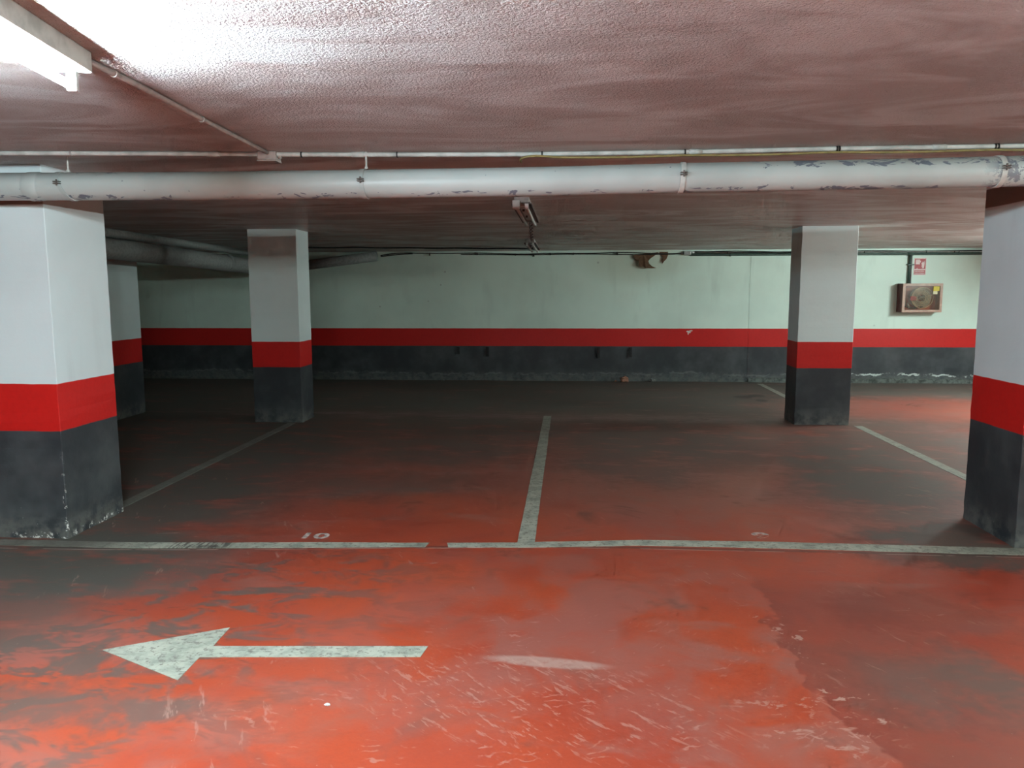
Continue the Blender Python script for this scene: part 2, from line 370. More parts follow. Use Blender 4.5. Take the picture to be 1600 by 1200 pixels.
def lerp_path(pts, n):
    out = []
    P = [Vector(p) for p in pts]
    for a, b in zip(P, P[1:]):
        for i in range(n): out.append(a.lerp(b, i / n))
    out.append(P[-1]); return out
def catmull(pts, n=8):
    P = [Vector(p) for p in pts]; P = [P[0]] + P + [P[-1]]; out = []
    for i in range(1, len(P) - 2):
        for k in range(n):
            t = k / n; a, b, c, d = P[i-1:i+3]
            out.append(.5 * ((2*b) + (c - a)*t + (2*a - 5*b + 4*c - d)*t*t + (3*b - a - 3*c + d)*t**3))
    out.append(P[-2]); return out

# ------------------------------------------------------------------ setting
XL, XR, YB, YF = -12.0, 12.0, -8.0, 13.45
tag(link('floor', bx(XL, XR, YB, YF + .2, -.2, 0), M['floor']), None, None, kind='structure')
bm = bmesh.new()
vs = [bm.verts.new((x, y, ceil_z(y) + dz)) for dz in (0, .25) for x, y in ((XL, YB), (XR, YB), (XR, YF + .2), (XL, YF + .2))]
for f in ((0,1,2,3),(7,6,5,4),(0,4,5,1),(1,5,6,2),(2,6,7,3),(3,7,4,0)): bm.faces.new([vs[i] for i in f])
tag(link('ceiling', bm, M['ceil']), None, None, kind='structure')
# back wall in two planes: the part right of the joint stands 3 cm forward
bm = prism(bmesh.new(), [(XL, YF + .2), (XL, YF), (3.05, YF), (3.05, YF - .004), (XR, YF - .004), (XR, YF + .2)], 0, 2.3)
tag(link('wall_back', bm, M['wall']), None, None, kind='structure')
tag(link('wall_left', bx(XL - .2, XL, YB, YF + .2, 0, 2.5), M['side']), None, None, kind='structure')
tag(link('wall_right', bx(XR, XR + .2, YB, YF + .2, 0, 2.5), M['side']), None, None, kind='structure')
tag(link('wall_front', bx(XL, XR, YB - .2, YB, 0, 2.5), M['side']), None, None, kind='structure')
# low uneven mortar kerb at the foot of the forward part
bm = bmesh.new(); n = 90; row = []
for i in range(n + 1):
    x = 3.07 + (XR - 3.07) * i / n
    h = .075 + .02 * noise.noise(Vector((x * 2.1, 0, 0))) + .012 * noise.noise(Vector((x * 9, 3, 0)))
    d = .035 + .012 * noise.noise(Vector((x * 3, 8, 0)))
    row.append([bm.verts.new(p) for p in ((x, YF - .004, 0), (x, YF - .004 - d, 0), (x, YF - .004 - d * .8, h * .8), (x, YF - .004, h))])
for a, b in zip(row, row[1:]):
    for k in range(3): bm.faces.new((a[k], b[k], b[k+1], a[k+1]))
bm.faces.new(row[0]); bm.faces.new(row[-1][::-1])
tag(link('baseboard_back', bm, M['kerb']), None, None, kind='structure')

# ------------------------------------------------------------------ columns
def column(x0, x1, y0, y1, near, label):
    zt = ceil_z((y0 + y1) / 2) + .01
    cx, cy = (x0 + x1) / 2, (y0 + y1) / 2; hx, hy = (x1 - x0) / 2, (y1 - y0) / 2
    bm = bmesh.new(); N = 40; r = .003; rings = []
    for i in range(N + 1):
        z = zt * i / N
        pts = []
        loop = []
        for sx, sy in ((-1,-1),(1,-1),(1,1),(-1,1)):
            for a, b in ((0, r), (r, 0)):
                if sx * sy < 0: a, b = b, a
                loop.append((sx * (hx - a), sy * (hy - b)))
        for (px, py) in loop:
            k = .006 * max(0, 1 - z / .25)
            q = Vector((px * 9 + cx, py * 9 + cy, z * 11))
            dx = noise.noise(q) * (.0025 + k); dy = noise.noise(q + Vector((7, 3, 1))) * (.0025 + k)
            pts.append(bm.verts.new((px + dx, py + dy, z)))
        rings.append(pts)
    for a, b in zip(rings, rings[1:]):
        m = len(a)
        for k in range(m): bm.faces.new((a[k], a[(k+1) % m], b[(k+1) % m], b[k]))
    bm.faces.new(rings[0][::-1]); bm.faces.new(rings[-1])
    o = link('concrete_column', bm, M['colnear' if near else 'col'], loc=(cx, cy, 0))
    tag(o, label, 'column', 'square painted concrete columns')
    return o
column(-5.30, -3.24, 4.60, 5.22, True, 'white, red and black pillar, its unseen left part widened to block light, at the left edge of the photo, nearest of the left columns')  # out-of-view left part widened to keep the left back dark
column(2.76, 3.40, 4.83, 5.46, True, 'white, red and black column at the right edge, nearest of the right columns')
column(-3.83, -3.235, 9.00, 9.42, False, 'square banded column standing in shade, left of centre, behind the left parking bay')
column(2.655, 3.285, 9.20, 9.62, False, 'square banded column right of centre in front of the bright wall')
column(-6.25, -5.60, 8.75, 9.67, False, 'dark shaded column glimpsed just behind the large left column')

# ------------------------------------------------------------------ big white pipe + clamps
PX = [(-7.5, 2.225), (-3.34, 2.206), (-2.17, 2.196), (-1.05, 2.194), (-.15, 2.195), (.6, 2.205), (1.74, 2.211), (2.37, 2.217), (8, 2.24)]
def pz(x):
    for a, b in zip(PX, PX[1:]):
        if a[0] <= x <= b[0]: return a[1] + (b[1] - a[1]) * (x - a[0]) / (b[0] - a[0])
PY, PR, PZ0 = 4.38, .079, 2.205
root = thing('drain_pipe', 'thick white painted pipe with peeling paint running across under the ceiling', 'pipe', (0, PY, PZ0))
xs = [-7.5 + 15.5 * i / 120 for i in range(121)]
link('pipe_body', tb([(x, 0, pz(x) - PZ0) for x in xs], PR, 40), M['pipe'], root, smooth=True)
for x in (-3.12, -5.6, 4.2):
    link('pipe_joint', tb([(x - .045, 0, pz(x) - PZ0), (x - .03, 0, pz(x) - PZ0), (x + .03, 0, pz(x) - PZ0), (x + .045, 0, pz(x) - PZ0)], [PR, PR + .004, PR + .004, PR], 40, False), M['pipe'], root, smooth=True)
def clamp(x, mat, label, tilt, rod=True):
    z = pz(x); t = thing('pipe_clamp', label, 'pipe clamp', (x, PY, z), 0, 'clamps holding the thick white pipe')
    bm = bmesh.new(); N = 40; wd = .013
    rr = []
    for i in range(N):
        a = 2 * PI * i / N
        sx = tilt * math.sin(a)
        rr.append([bm.verts.new((sx + dx, -math.cos(a) * r, math.sin(a) * r)) for dx, r in ((-wd, PR), (-wd, PR + .005), (wd, PR + .005), (wd, PR))])
    for i in range(N):
        a, b = rr[i], rr[(i+1) % N]
        for k in range(4): bm.faces.new((a[k], b[k], b[(k+1) % 4], a[(k+1) % 4]))
    link('clamp_band', bm, mat, t, smooth=False)
    # the bolted ears at the front and back
    for s in (-1, 1):
        bm = bmesh.new(); box(bm, -.018, .018, s * (PR + .001), s * (PR + .026), .003, .008); box(bm, -.018, .018, s * (PR + .001), s * (PR + .026), .014, .019)
        link('clamp_ear', bm, M['rust'], t, bevel=.001)
        link('bolt', tb([(0, s * (PR + .016), -.006), (0, s * (PR + .016), .028)], .005, 8), M['rust'], t)
    if rod:
        zc = ceil_z(PY) - z
        link('hanger_rod', tb([(.012, 0, PR + .003), (.012, 0, zc)], .005, 8), M['offwhite'], t)
        link('nut', tb([(.012, 0, PR + .004), (.012, 0, PR + .015)], .010, 6), M['offwhite'], t)
clamp(-2.93, M['pipe'], 'white overpainted pipe clamp nearest the large left column', -.035)
clamp(-1.165, M['pipe'], 'painted pipe clamp with dark bolted ears left of the middle of the white pipe', -.006)
clamp(.605, M['offwhite'], 'bare grey metal pipe clamp right of the middle of the white pipe', .006, False)
clamp(2.262, M['offwhite'], 'corroded clamp among heavily peeling paint at the right end of the white pipe', .0, False)

# ------------------------------------------------------------------ ceiling conduit
CR = .0125
CP = [(-7.5, 3.95), (-3.168, 4.17), (-2.775, 4.205), (-1.972, 4.295), (-1.722, 4.325), (-1.514, 4.352), (-.982, 4.40), (-.279, 4.45), (.631, 4.458), (1.442, 4.43), (2.42, 4.435), (8, 4.5)]
def cy(x):
    for a, b in zip(CP, CP[1:]):
        if a[0] <= x <= b[0]: return a[1] + (b[1] - a[1]) * (x - a[0]) / (b[0] - a[0])
def cpt(x, r=CR, dz=0, dy=0):
    y = cy(x) + dy; return Vector((x, y, ceil_z(y) - r - .002 - dz))
root = thing('conduit', 'thin white electrical conduit along the ceiling in front of the thick pipe', 'conduit', cpt(0))
o0 = cpt(0)
link('conduit_tube', tb([cpt(-7.5 + 15.5 * i / 150) - o0 for i in range(151)], CR, 14), M['offwhite'], root, smooth=True)
for x in (-2.775, -1.972, -1.514, -.979, -.163, .631, 1.442, 1.455, 2.27, 2.285, -4.6, 3.2):
    p = cpt(x) - o0; a = .004
    ring = tb([p - Vector((a, 0, 0)), p + Vector((a, 0, 0))], CR + .0035, 16)
    link('conduit_clip', ring, M['tie'] if x > -1.6 else M['greyw'], root)
for x in (-1.20, .69, 1.98, -2.0):
    p = cpt(x) - o0
    link('coupling', tb([p - Vector((.035, 0, 0)), p + Vector((.035, 0, 0))], CR + .0025, 16), M['offwhite'], root, smooth=True)
# junction box
jx, jy = -1.70, 4.345
jz = ceil_z(jy)
root = thing('junction_box', 'small overpainted square junction box where two ceiling conduits meet', 'junction box', (jx, jy, jz), .02)
link('box_body', bx(-.052, .052, -.045, .045, -.048, 0), M['greyw'], root, bevel=.006)
link('box_lid', bx(-.055, .055, -.048, .048, -.056, -.047), M['greyw'], root, bevel=.003)
for s in (-1, 1):
    link('gland', tb([(s * .05, 0, -.02), (s * .07, 0, -.02)], .016, 12), M['greyw'], root, smooth=True)
# branch conduit to the lit lamp
br = [(-1.690, 4.29), (-1.672, 3.50), (-1.648, 2.90), (-1.655, 2.60)]
root = thing('conduit', 'thin ceiling conduit branching from the junction box to the lit lamp', 'conduit', (-1.672, 3.5, ceil_z(3.5)))
o0 = Vector(root.location)
link('conduit_tube', tb([Vector((x, y, ceil_z(y) - .012)) - o0 for x, y in lerp_path([(a, b, 0) for a, b in br], 6) and [(p.x, p.y) for p in lerp_path([(a, b, 0) for a, b in br], 6)]], .011, 12), M['greyw'], root, smooth=True)
for y in (2.78, 3.49):
    x = -1.672 if y > 3 else -1.651
    p = Vector((x, y, ceil_z(y) - .012)) - o0
    link('conduit_clip', tb([p - Vector((0, .006, 0)), p + Vector((0, .006, 0))], .0155, 14), M['greyw'], root)
# yellow cable below the conduit
pts = [(-.285, 4.52, ceil_z(4.5) - .045), (-.285, 4.45, ceil_z(4.45) - .046), (-.27, 4.415, ceil_z(4.4) - .040), (-.20, 4.405, ceil_z(4.4) - .032)]
for i in range(1, 60):
    x = -.16 + (5.5 + .16) * i / 59
    y = cy(x) + .004
    pts.append((x, y - .018, ceil_z(y) - .034 - .006 * abs(math.sin((x + .16) * PI / .79))))
o = tag(link('yellow_cable', tb(catmull(pts, 3), .0065, 8), M['yellow'], smooth=True), 'dusty yellow cable tied under the ceiling conduit, right half', 'cable')

# ------------------------------------------------------------------ luminaires
def batten(label, x, y, rotz, L, mat, wid=.12, group=None, tubes=(0,), hz=.068, gap=.048, name='tube_lamp', dead=False):
    """origin on the ceiling at the far end; lamp runs towards -y"""
    t = thing(name, label, 'ceiling lamp', (x, y, ceil_z(y)), rotz, group)
    t.rotation_euler = (-.012, 0, rotz)
    h = wid / 2
    link('lamp_housing', bx(-h, h, -L, 0, -hz, -.001), M['offwhite'] if not dead else M['greyw'], t, bevel=.004)
    if dead:
        for s in (-1, 1):
            bm = prism(bmesh.new(), [(s*h, -L), (s*(h + .022), -L), (s*(h + .022), -.02), (s*h, -.02)], -hz - .012, -hz + .002)
            link('reflector_wing', bm, M['darkmetal'], t)
        bm = bx(-.025, .025, -L + .16, -.30, -hz - .012, -hz); link('gear_tray', bm, M['white'], t, bevel=.003)
        for yy in (-L + .3, -L + .8): link('starter', tb([(0, yy, -hz - .012), (0, yy, -hz - .03)], .011, 12), M['rust'], t)
    for tx in tubes:
        zc = -hz - gap
        for yy, sg in ((-L + .005, 1), (-.005, -1)):
            bm = bx(tx - .016, tx + .016, min(yy, yy + sg * .022), max(yy, yy + sg * .022), zc - .017, -hz + .001)
            link('lamp_holder', bm, M['white'], t, bevel=.003)
        link('tube', tb([(tx, -L + .028, zc), (tx, -.028, zc)], .0135, 10), mat, t, smooth=True)
    return t
batten('lit tube lamp on the ceiling at the upper left corner, glowing white', -1.665, 2.57, math.radians(8), 1.52, M['lit'])
batten('lit tube lamp on the ceiling outside the right edge of the photo, above the aisle', 4.6, 2.3, 0, 1.52, M['lit4'])
batten('lit tube lamp on the far right ceiling, hidden behind the near right column', 7.0, 10.9, 0, 1.52, M['lit2'])
batten('lit tube lamp on the ceiling behind the viewpoint, nearest to it', .3, -.7, 0, 1.52, M['lit4'])
batten('added fill tube lamp on the ceiling behind the viewpoint, straight back', -.6, -2.6, 0, 1.52, M['lit3'])  # added to brighten the distant columns and back wall from the front
batten('added fill tube lamp on the ceiling farthest behind the viewpoint', .8, -5.0, 0, 1.52, M['lit3'])  # added as well, a farther fill for surfaces facing the camera
batten('added fill tube lamp outside the right edge, over the bays beyond the near right column', 7.0, 8.0, 0, 1.52, M['lit4'])  # added out of view to brighten the back ceiling and wall
dt = (-.042, .042)
d1 = batten('switched-off twin tube lamp under the ceiling, nearer one below the thick pipe', -.40, 7.86, 0, 1.50, M['dead'], .12, 'switched-off twin tube lamps', dt, .055, .03, dead=True)
# bracket hanging on the near end of the first dark lamp
link('end_bracket', bx(-.072, -.012, -1.53, -1.50, -.10, -.03), M['offwhite'], d1, bevel=.003)
link('end_bracket', bx(.0, .07, -1.525, -1.50, -.055, -.045), M['rust'], d1)
d2 = batten('switched-off twin tube lamp far back just above the wall cables', -.56, 12.25, 0, 1.48, M['dead'], .12, 'switched-off twin tube lamps', dt, .055, .03, dead=True)
# twisted cable from lamp to lamp
for ph in (0, PI):
    pass
bm = bmesh.new()
for ph in (0, PI):
    pts = []
    for i in range(80):
        t = i / 79; y = 7.875 + t * 2.88; x = -.40 - .13 * t + .020 * math.sin(t * 22 + ph); pts.append((x, y, ceil_z(y) - .014 - .008 * (1 + math.cos(t * 22 + ph))))
    tube(bm, pts, .006, 8)
tag(link('twisted_cable', bm, M['darkmetal'], smooth=True), 'dark twisted cable on the ceiling joining the two switched-off lamps', 'cable')

# ------------------------------------------------------------------ cables on the far ceiling edge
pts = []
for i in range(40):
    t = i / 39; x = -5.0 + t * 4.35; y = 11.85 + t * .78 + .02 * math.sin(t * 9)
    pts.append((x, y, ceil_z(y) - .012 - .006 * math.sin(t * 17) ** 2))
tag(link('ceiling_cable', tb(pts, .011, 8), M['cable'], smooth=True), 'black cable running left along the far ceiling from the back lamp', 'cable')
YW = YF - .016
root = thing('wall_cable', 'black sagging cable with a hanging loop at its left end, along the wall top', 'cable', (-2, YW, 2.2))
pts = [(-2.75, YW - .01, 2.222), (-2.95, YW - .012, 2.215), (-3.15, YW - .02, 2.195), (-3.30, YW - .03, 2.182), (-3.26, YW - .04, 2.204), (-3.0, YW - .03, 2.232), (-2.75, YW - .02, 2.236)]
def cz1(x): return 2.222 + .008 * math.sin(x * 2.3) - .006 * math.sin(x * 5.1) - (x + 2) * .004
def cz2(x): return 2.202 + .006 * math.sin(x * 3.1 + 1) - (x + 2) * .003
line1 = [(-2.75 + 4.75 * i / 60, YW - .01, cz1(-2.75 + 4.75 * i / 60)) for i in range(1, 61)]
link('cable_run', tb([Vector(p) - Vector((-2, YW, 2.2)) for p in catmull(pts, 6)[:-1] + line1], .008, 8), M['cable'], root, smooth=True)
line2 = [(-1.9 + 3.9 * i / 60, YW - .006, cz2(-1.9 + 3.9 * i / 60)) for i in range(61)]
link('cable_run', tb([Vector(p) - Vector((-2, YW, 2.2)) for p in line2], .007, 8), M['cable'], root, smooth=True)
for x in (-2.45, -1.65, -1.62, -.95, -.35, .05, .8, 1.35):
    link('cable_clip', bx(x + 2 - .008, x + 2 + .008, -.022, .012, cz2(x) - 2.2 - .014, cz1(x) - 2.2 + .01), M['tie'], root)
tag(link('loose_cable', tb(catmull([(-1.0, YW - .02, 2.205), (-.72, YW - .03, 2.19), (-.62, YW - .03, 2.172), (-.66, YW - .02, 2.165)], 8), .006, 8), M['cable'], smooth=True), 'short loose cable end dangling below the wall cables under the back lamp', 'cable')
# white conduit with clips
YR = YF - .005
root = thing('conduit', 'white conduit high on the back wall, right part, above the green pipe', 'conduit', (4, YR - .014, 2.214))
link('conduit_tube', tb([(-2.0, 0, .0), (8, 0, -.02)], .013, 12), M['offwhite'], root, smooth=True)
for x in (-1.35, .2, .9, 1.9, 2.35, 2.42, 3.1, 4.4): link('conduit_clip', bx(x - .006, x + .006, -.017, .012, -.018 - x * .002, .018 - x * .002), M['tie'], root)
root = thing('junction_box', 'tiny grey junction box where the black cables reach the green pipe', 'junction box', (1.98, YF - .001, 2.205))
link('box_body', bx(-.06, .06, -.05, 0, -.035, .035), M['steel'], root, bevel=.006)
link('gland', tb([(-.06, -.025, 0), (-.11, -.025, 0)], .014, 10), M['rust'], root, smooth=True)
link('gland', tb([(.06, -.025, .01), (.12, -.025, .01)], .018, 10), M['white'], root, smooth=True)
o = thing('wall_cable', 'black cables crossing over the white conduit beside the far right column', 'cable', (4, YR - .03, 2.22))
for ph, a in ((0, .016), (1.9, .013)):
    pts = [(-1.9 + 9.5 * i / 120, -.006 - ph * .004, .004 - .0015 * i / 12 + a * math.sin(i * .21 + ph) * (.6 + .4 * math.sin(i * .09))) for i in range(121)]
    link('cable_run', tb(pts, .0065, 8), M['cable'], o, smooth=True)
# green water pipes
root = thing('water_pipe', 'dark green fire water pipe along the wall top dropping to the hose cabinet', 'pipe', (4, YR - .024, 2.172))
link('pipe_run', tb([(-2.0, 0, .008), (-1.96, 0, .006), (8, 0, -.014)], [.012, .022, .022], 14), M['green'], root, smooth=True)
link('pipe_drop', tb([(1.643, -.002, 0), (1.640, -.002, -.49)], .019, 14), M['green'], root, smooth=True)
link('tee_fitting', tb([(1.60, -.001, -.003), (1.69, -.001, -.003)], .028, 14), M['green'], root, smooth=True)
for x in (-1.3, -.2, 2.9): link('pipe_clip', tb([(x - .012, 0, 0), (x + .012, 0, 0)], .026, 14), M['green'], root, smooth=True)
root = thing('water_pipe', 'thinner grey-green pipe beside the green drop pipe above the hose cabinet', 'pipe', (5.678, YR - .014, 2.15))
link('pipe_drop', tb([(0, 0, 0), (0, 0, -.47)], .011, 12), M['dirtpipe'], root, smooth=True)
tag(link('pipe_clip', bx(5.600, 5.715, YR - .045, YR, 1.985, 2.003), M['green'], bevel=.002), 'green clip strap across the two pipes above the hose cabinet', 'pipe clip')

# ------------------------------------------------------------------ hose cabinet
x0, x1, z0, z1 = 5.478, 6.113, 1.206, 1.680; D = .21; yb = YR
root = thing('hose_cabinet', 'wall cabinet with glass front and a fire hose reel inside', 'fire hose cabinet', ((x0 + x1) / 2, yb, z0))
W2 = (x1 - x0) / 2; H = z1 - z0
bm = bmesh.new()
box(bm, -W2, -W2 + .012, -D, 0, 0, H)
link('side_panel', bm, M['cabside'], root)
link('side_panel', bx(W2 - .012, W2, -D, 0, 0, H), M['cabinet'], root)
bm = bmesh.new(); box(bm, -W2 + .012, W2 - .012, -D, 0, 0, .012); link('bottom_panel', bm, M['cabinet'], root); link('top_panel', bx(-W2 + .012, W2 - .012, -D, 0, H - .012, H), M['cabinet'], root)
link('back_panel', bx(-W2 + .012, W2 - .012, -.012, 0, .012, H - .012), M['cabin'], root)
bm = bmesh.new(); fw = .042
box(bm, -W2, -W2 + fw, -D - .014, -D, 0, H); box(bm, W2 - fw, W2, -D - .014, -D, 0, H)
box(bm, -W2 + fw, W2 - fw, -D - .014, -D, 0, fw); box(bm, -W2 + fw, W2 - fw, -D - .014, -D, H - fw, H)
door = link('door_frame', bm, M['cabinet'], root, bevel=.002)
link('glass_pane', bx(-W2 + fw - .004, W2 - fw + .004, -D - .006, -D - .002, fw - .004, H - fw + .004), M['glass'], root)
# reel: two flanges with rim, spokes, hub; coiled hose
cx_, cz_ = .02, H * .50
def ring(bm, cx, cz, y, R, r, seg=40, s2=8):
    pts = [(cx + R * math.cos(2*PI*i/seg), y, cz + R * math.sin(2*PI*i/seg)) for i in range(seg + 1)]
    return tube(bm, pts, r, s2, False)
rl = link('hose_reel', tb([(cx_, -.05, cz_), (cx_, -.16, cz_)], .035, 20), M['reel'], root, smooth=True)
bm = bmesh.new()
for y in (-.17,): ring(bm, cx_, cz_, y, .172, .007)
ring(bm, cx_, cz_, -.17, .10, .004)
for k in range(6):
    a = k * PI / 3 + .3
    tube(bm, [(cx_, -.17, cz_), (cx_ + .172 * math.cos(a), -.17, cz_ + .172 * math.sin(a))], .006, 6)
link('reel_rim', bm, M['reel'], rl, smooth=True)
bm = bmesh.new()
for k, R in enumerate((.07, .092, .114, .136, .155)):
    for y in (-.07, -.10, -.13): ring(bm, cx_, cz_, y, R, .0125)
link('coiled_hose', bm, M['hose'], rl, smooth=True)
link('valve', tb([(-.23, -.10, H - .05), (-.235, -.10, .22), (-.22, -.12, .10)], .012, 10), M['steel'], root, smooth=True)
link('nozzle', tb([(-.20, -.13, .16), (-.17, -.14, .075)], [.011, .02], 12), M['steel'], root, smooth=True)
link('tail_hose', tb(catmull([(-.23, -.12, .10), (-.15, -.14, .07), (-.05, -.14, .075), (.05, -.13, .09)], 8), .013, 10), M['cable'], root, smooth=True)
st = link('sticker', bx(.165, .262, -D - .0165, -D - .0135, H - .125, H - .048), M['stickY'], root)
link('sticker_text_panel', bx(.165, .232, -D - .0165, -D - .0135, H - .175, H - .126), M['stickW'], root)
bm = bmesh.new()
for k in range(4): box(bm, -.19, -.09 - .012 * (k % 2), -D - .008, -D - .0062, .20 + k * .017, .209 + k * .017)
link('red_lettering', bm, M['signr'], root)
tag(root, root['label'], root['category'])

# ------------------------------------------------------------------ fire hose sign
sx0, sx1, sz0, sz1 = 5.722, 5.918, 1.822, 2.104
root = thing('fire_sign', 'small red and white fire hose sign on the wall above the hose cabinet', 'sign', ((sx0 + sx1) / 2, YR, sz0))
sw_, sh_ = sx1 - sx0, sz1 - sz0
link('sign_plate', bx(-sw_/2, sw_/2, -.004, 0, 0, sh_), M['signw'], root)
yf = -.0055
link('pictogram_field', bx(-sw_/2 + .012, sw_/2 - .010, yf, -.0038, .098, sh_ - .016), M['signr'], root)
link('text_field', bx(-sw_/2 + .012, sw_/2 - .010, yf, -.0038, .012, .080), M['signr'], root)
# hose drum, hose and flames pictogram
bm = bmesh.new()
box(bm, -.072, -.004, -.007, yf, .175, .255)
for k in range(10):
    pass
def flat(bm, poly, y0=-.007, y1=yf):
    a = [bm.verts.new((x, y0, z)) for x, z in poly]; b = [bm.verts.new((x, y1, z)) for x, z in poly]
    bm.faces.new(a); bm.faces.new(b[::-1]); n = len(poly)
    for i in range(n): bm.faces.new((a[i], b[i], b[(i+1) % n], a[(i+1) % n]))
flat(bm, [(-.004, .235), (.008, .235), (.012, .215), (.006, .205), (-.004, .210)])
flat(bm, [(.030, .110), (.062, .110), (.068, .150), (.070, .200), (.064, .235), (.052, .205), (.040, .222), (.030, .200), (.018, .190), (.030, .165), (.020, .140), (.036, .135)])
flat(bm, [(-.060, .104), (-.046, .100), (-.030, .112), (-.044, .118)])
link('pictogram', bm, M['signw'], root)
def text_mesh(body, size, sx=1.0, bold=0.0, ext=.001):
    cu = bpy.data.curves.new('txt', 'FONT'); cu.body = body; cu.size = size; cu.extrude = ext; cu.align_x = 'CENTER'; cu.offset = bold
    ob = bpy.data.objects.new('txt', cu); C.objects.link(ob)
    dg = bpy.context.evaluated_depsgraph_get(); dg.update()
    me = bpy.data.meshes.new_from_object(ob.evaluated_get(dg))
    bpy.data.objects.remove(ob); bpy.data.curves.remove(cu)
    for v in me.vertices: v.co.x *= sx
    return me
for body, z, s in (('MANGUERA', .050, .030), ('CONTRA INCENDIOS', .020, .024)):
    me = text_mesh(body, s, .92 if s > .025 else .66, .0008, .0008); me.materials.append(M['signw'])
    o = bpy.data.objects.new('lettering', me); C.objects.link(o); o.parent = root
    o.rotation_euler = (PI / 2, 0, 0); o.location = (0, -.0058, z)

# ------------------------------------------------------------------ torn plaster
def flake(outline, label, curl, x0):
    """outline in (x, z) on the wall; leans off the wall towards its lower tip"""
    zt = max(z for x, z in outline)
    bm = bmesh.new(); f = []; b = []
    for x, z in outline:
        d = curl * ((zt - z) / .2) ** 1.4
        f.append(bm.verts.new((x - x0, -.012 - d - .006 * math.sin(x * 60), z - zt))); b.append(bm.verts.new((x - x0, -.002 - d, z - zt)))
    bm.faces.new(f); bm.faces.new(b[::-1]); n = len(f)
    for i in range(n): bm.faces.new((f[i], b[i], b[(i+1) % n], f[(i+1) % n]))
    bmesh.ops.triangulate(bm, faces=bm.faces[:])
    o = link('plaster_flake', bm, M['plaster'], loc=(x0, YF - .001, zt))
    return tag(o, label, 'peeling plaster', 'torn plaster flakes at the wall top')
flake([(1.09, 2.190), (1.25, 2.20), (1.50, 2.225), (1.44, 2.170), (1.365, 2.12), (1.325, 2.075), (1.345, 2.025), (1.39, 1.985), (1.46, 1.955), (1.38, 1.950), (1.28, 1.955), (1.235, 1.985), (1.195, 1.975), (1.165, 2.02), (1.165, 2.085), (1.115, 2.095), (1.09, 2.13), (1.065, 2.15)],
      'large torn brown plaster flake with a pointed curved tip hanging at the wall top', .05, 1.25)
flake([(1.51, 2.23), (1.66, 2.23), (1.66, 2.17), (1.635, 2.11), (1.585, 2.06), (1.56, 2.02), (1.555, 2.08), (1.57, 2.14), (1.54, 2.17)],
      'small pointed brown plaster flake right of the large one at the wall top', .03, 1.58)
# ------------------------------------------------------------------ stubs on the wall
for x, zb, lab in ((-1.967, .47, 'leftmost of four black vertical stubs under the red band of the back wall'),
                   (-1.445, .428, 'second from left of four black vertical stubs under the red band'),
                   (.497, .412, 'third from left of four black vertical stubs under the red band'),
                   (1.050, .425, 'rightmost of four black vertical stubs under the red band of the back wall')):
    o = link('wall_stub', bx(-.024, .024, -.035, 0, 0, .598 - zb), M['stub'], loc=(x, YF, zb), bevel=.005)
    tag(o, lab, 'wall stub', 'black stubs on the back wall')
# ------------------------------------------------------------------ rubble
def lump(name, x, y, s, mat, label, seed, cat='debris'):
    bm = bmesh.new(); bmesh.ops.create_icosphere(bm, subdivisions=3, radius=1)
    for v in bm.verts:
        k = 1 + .45 * noise.noise(v.co * 1.6 + Vector((seed, 0, 0))) + .2 * noise.noise(v.co * 4 + Vector((0, seed, 0)))
        v.co = Vector((v.co.x * s[0] * k, v.co.y * s[1] * k, max(0, (v.co.z * k * .5 + .45)) * s[2]))
    z = min(v.co.z for v in bm.verts)
    for v in bm.verts: v.co.z -= z
    return tag(link(name, bm, mat, loc=(x, y, 0)), label, cat)
lump('plaster_rubble', .945, 13.33, (.075, .05, .10), M['rubble'], 'orange-brown crumbled plaster lump lying at the foot of the back wall', 3.1)
lump('plaster_rubble', .80, 13.36, (.022, .02, .03), M['rubble'], 'tiny crumb left of the orange-brown lump at the wall foot', 5.7)
lump('plaster_rubble', 1.43, 13.37, (.05, .04, .065), M['rubblegrey'], 'grey crumbled lump at the wall foot right of the orange-brown one', 8.3)
lump('plaster_rubble', -2.22, 13.33, (.022, .02, .03), M['rubblegrey'], 'single pale pebble at the foot of the dark middle of the back wall', 1.3)
lump('paper_scrap', -.93, 2.745, (.011, .009, .006), M['white'], 'tiny whitish speck lying on the bright red floor below the arrow', 2.2, 'paper scrap')

# ------------------------------------------------------------------ left side drain pipes
root = thing('drain_pipe', 'dusty grey drain pipe under the dark left ceiling running to the back wall', 'pipe', (-5.10, 9, 2.03))
pa = [(-.02, -3.65, .065), (-.01, -2, .045), (0, 0, .018), (0, 2.5, -.042), (0, 4.05, -.07), (.03, 4.2, -.075), (.12, 4.25, -.06)]
link('pipe_body', tb(catmull(pa, 5), .118, 28), M['dirtpipe'], root, smooth=True)
link('pipe_branch', tb([(.05, 4.26, -.055), (1.75, 4.28, .15)], .085, 24), M['dirtpipe'], root, smooth=True)
for y in (-1.2, 2.2): link('pipe_joint', tb([(-.0, y - .05, .03 - .024 * y), (.0, y + .05, .03 - .024 * y)], .128, 28), M['dirtpipe'], root, smooth=True)
o = tag(link('vent_pipe', tb([(-5.17, 5.35, ceil_z(5.35) - .08), (-5.17, 13.3, ceil_z(13.3) - .08)], .05, 18), M['dirtpipe'], smooth=True), 'slimmer dark pipe above the dusty drain pipe under the left ceiling', 'pipe')

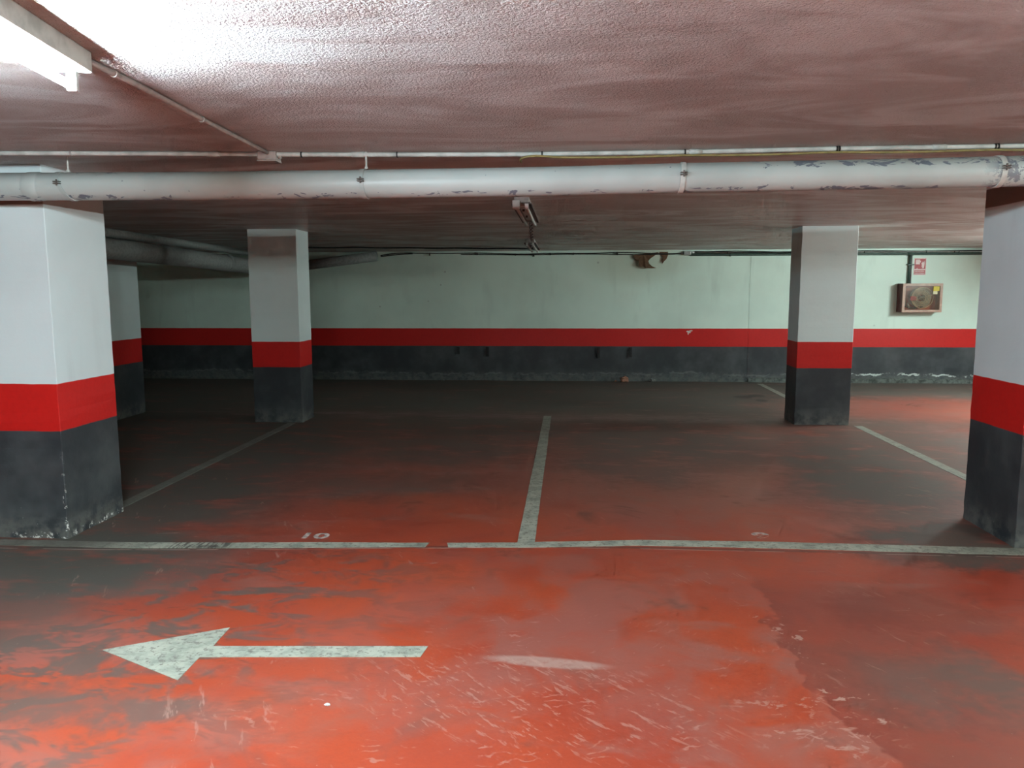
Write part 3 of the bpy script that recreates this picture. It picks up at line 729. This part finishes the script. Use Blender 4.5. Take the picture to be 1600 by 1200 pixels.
# ------------------------------------------------------------------ floor markings
def strip(pa, pb, widths, name, label, cat, group=None, n=24, wob=.004):
    """pa / pb: matching edge polylines"""
    A = lerp_path([(x, y, 0) for x, y in pa], n); B = lerp_path([(x, y, 0) for x, y in pb], n)
    bm = bmesh.new(); rows = []
    for i, (a, b) in enumerate(zip(A, B)):
        na = wob * noise.noise(Vector((a.x * 6, a.y * 6, 0))); nb = wob * noise.noise(Vector((b.x * 6, b.y * 6, 5)))
        d = (b - a).normalized()
        a2 = a + d * na; b2 = b + d * nb
        rows.append([bm.verts.new((a2.x, a2.y, 0.0)), bm.verts.new((a2.x, a2.y, .0022)), bm.verts.new((b2.x, b2.y, .0022)), bm.verts.new((b2.x, b2.y, 0.0))])
    for p, q in zip(rows, rows[1:]):
        for k in range(3): bm.faces.new((p[k], q[k], q[k+1], p[k+1]))
        bm.faces.new((p[3], q[3], q[0], p[0]))
    bm.faces.new(rows[0]); bm.faces.new(rows[-1][::-1])
    return tag(link(name, bm, M['line']), label, cat, group)
G = 'white painted parking lines'
strip([(-4.6, 4.55), (-2.807, 4.555), (-2.229, 4.585), (-1.581, 4.638), (-.883, 4.672)], [(-4.6, 4.44), (-2.744, 4.447), (-2.2, 4.485), (-1.549, 4.540), (-.896, 4.594)], 0, 'parking_line',
      'left part of the white line across the fronts of the bays, scuffed near its middle', 'parking line', G)
strip([(-.770, 4.683), (-.318, 4.717), (.457, 4.82), (1.266, 4.840), (2.049, 4.828), (2.73, 4.817), (4.4, 4.81)], [(-.750, 4.600), (-.30, 4.625), (.447, 4.712), (1.235, 4.715), (2.0, 4.703), (2.70, 4.69), (4.4, 4.68)], 0, 'parking_line',
      'right part of the white line across the fronts of the bays', 'parking line', G)
strip([(-.325, 4.720), (-.325, 9.66)], [(-.214, 4.728), (-.230, 9.66)], 0, 'parking_line', 'white line down the middle between the two parking bays', 'parking line', G, 60)
strip([(-3.395, 5.28), (-3.40, 8.95)], [(-3.295, 5.28), (-3.30, 8.95)], 0, 'parking_line', 'faint dirty line running back between the two left columns', 'parking line', G, 60)
strip([(3.315, 5.50), (3.32, 9.15)], [(3.42, 5.50), (3.42, 9.15)], 0, 'parking_line', 'pale line running back between the two right columns', 'parking line', G, 60)
strip([(3.165, 9.66), (3.17, 13.2)], [(3.265, 9.66), (3.262, 13.2)], 0, 'parking_line', 'short pale line from behind the far right column to the back wall', 'parking line', G, 60)
bm = bmesh.new()
prism(bm, [(-2.08, 3.123), (-1.607, 2.888), (-1.612, 3.089), (-.645, 3.158), (-.630, 3.261), (-1.601, 3.194), (-1.610, 3.386)], 0, .0022)
tag(link('painted_arrow', bm, M['line']), 'white painted arrow on the red floor pointing left', 'floor arrow')
for body, x, y, s, sx, lab in (('10', -1.665, 4.715, .150, 1.35, 'faint painted number 10 on the floor of the left bay'), ('9', 1.252, 4.915, .155, 1.5, 'faint painted number 9 on the floor of the right bay')):
    me = text_mesh(body, s, sx, .004, .0008); me.materials.append(M['number'])
    o = bpy.data.objects.new('bay_number', me); C.objects.link(o); o.location = (x, y, .001)
    tag(o, lab, 'bay number', 'painted bay numbers')

# ------------------------------------------------------------------ camera
R = ((0.9971763, 0.0066005, -0.0748051), (0.0750508, -0.1220607, 0.9896810), (-0.0025984, -0.9925007, -0.1222114))
cam = bpy.data.cameras.new('camera'); co = bpy.data.objects.new('camera', cam); C.objects.link(co)
cam.sensor_width = 36; cam.lens = 27.0; cam.clip_start = .02; cam.clip_end = 100
mw = Matrix(((R[0][0], -R[0][1], -R[0][2], 0), (R[1][0], -R[1][1], -R[1][2], 0), (R[2][0], -R[2][1], -R[2][2], 1.6), (0, 0, 0, 1)))
co.matrix_world = mw
S.camera = co
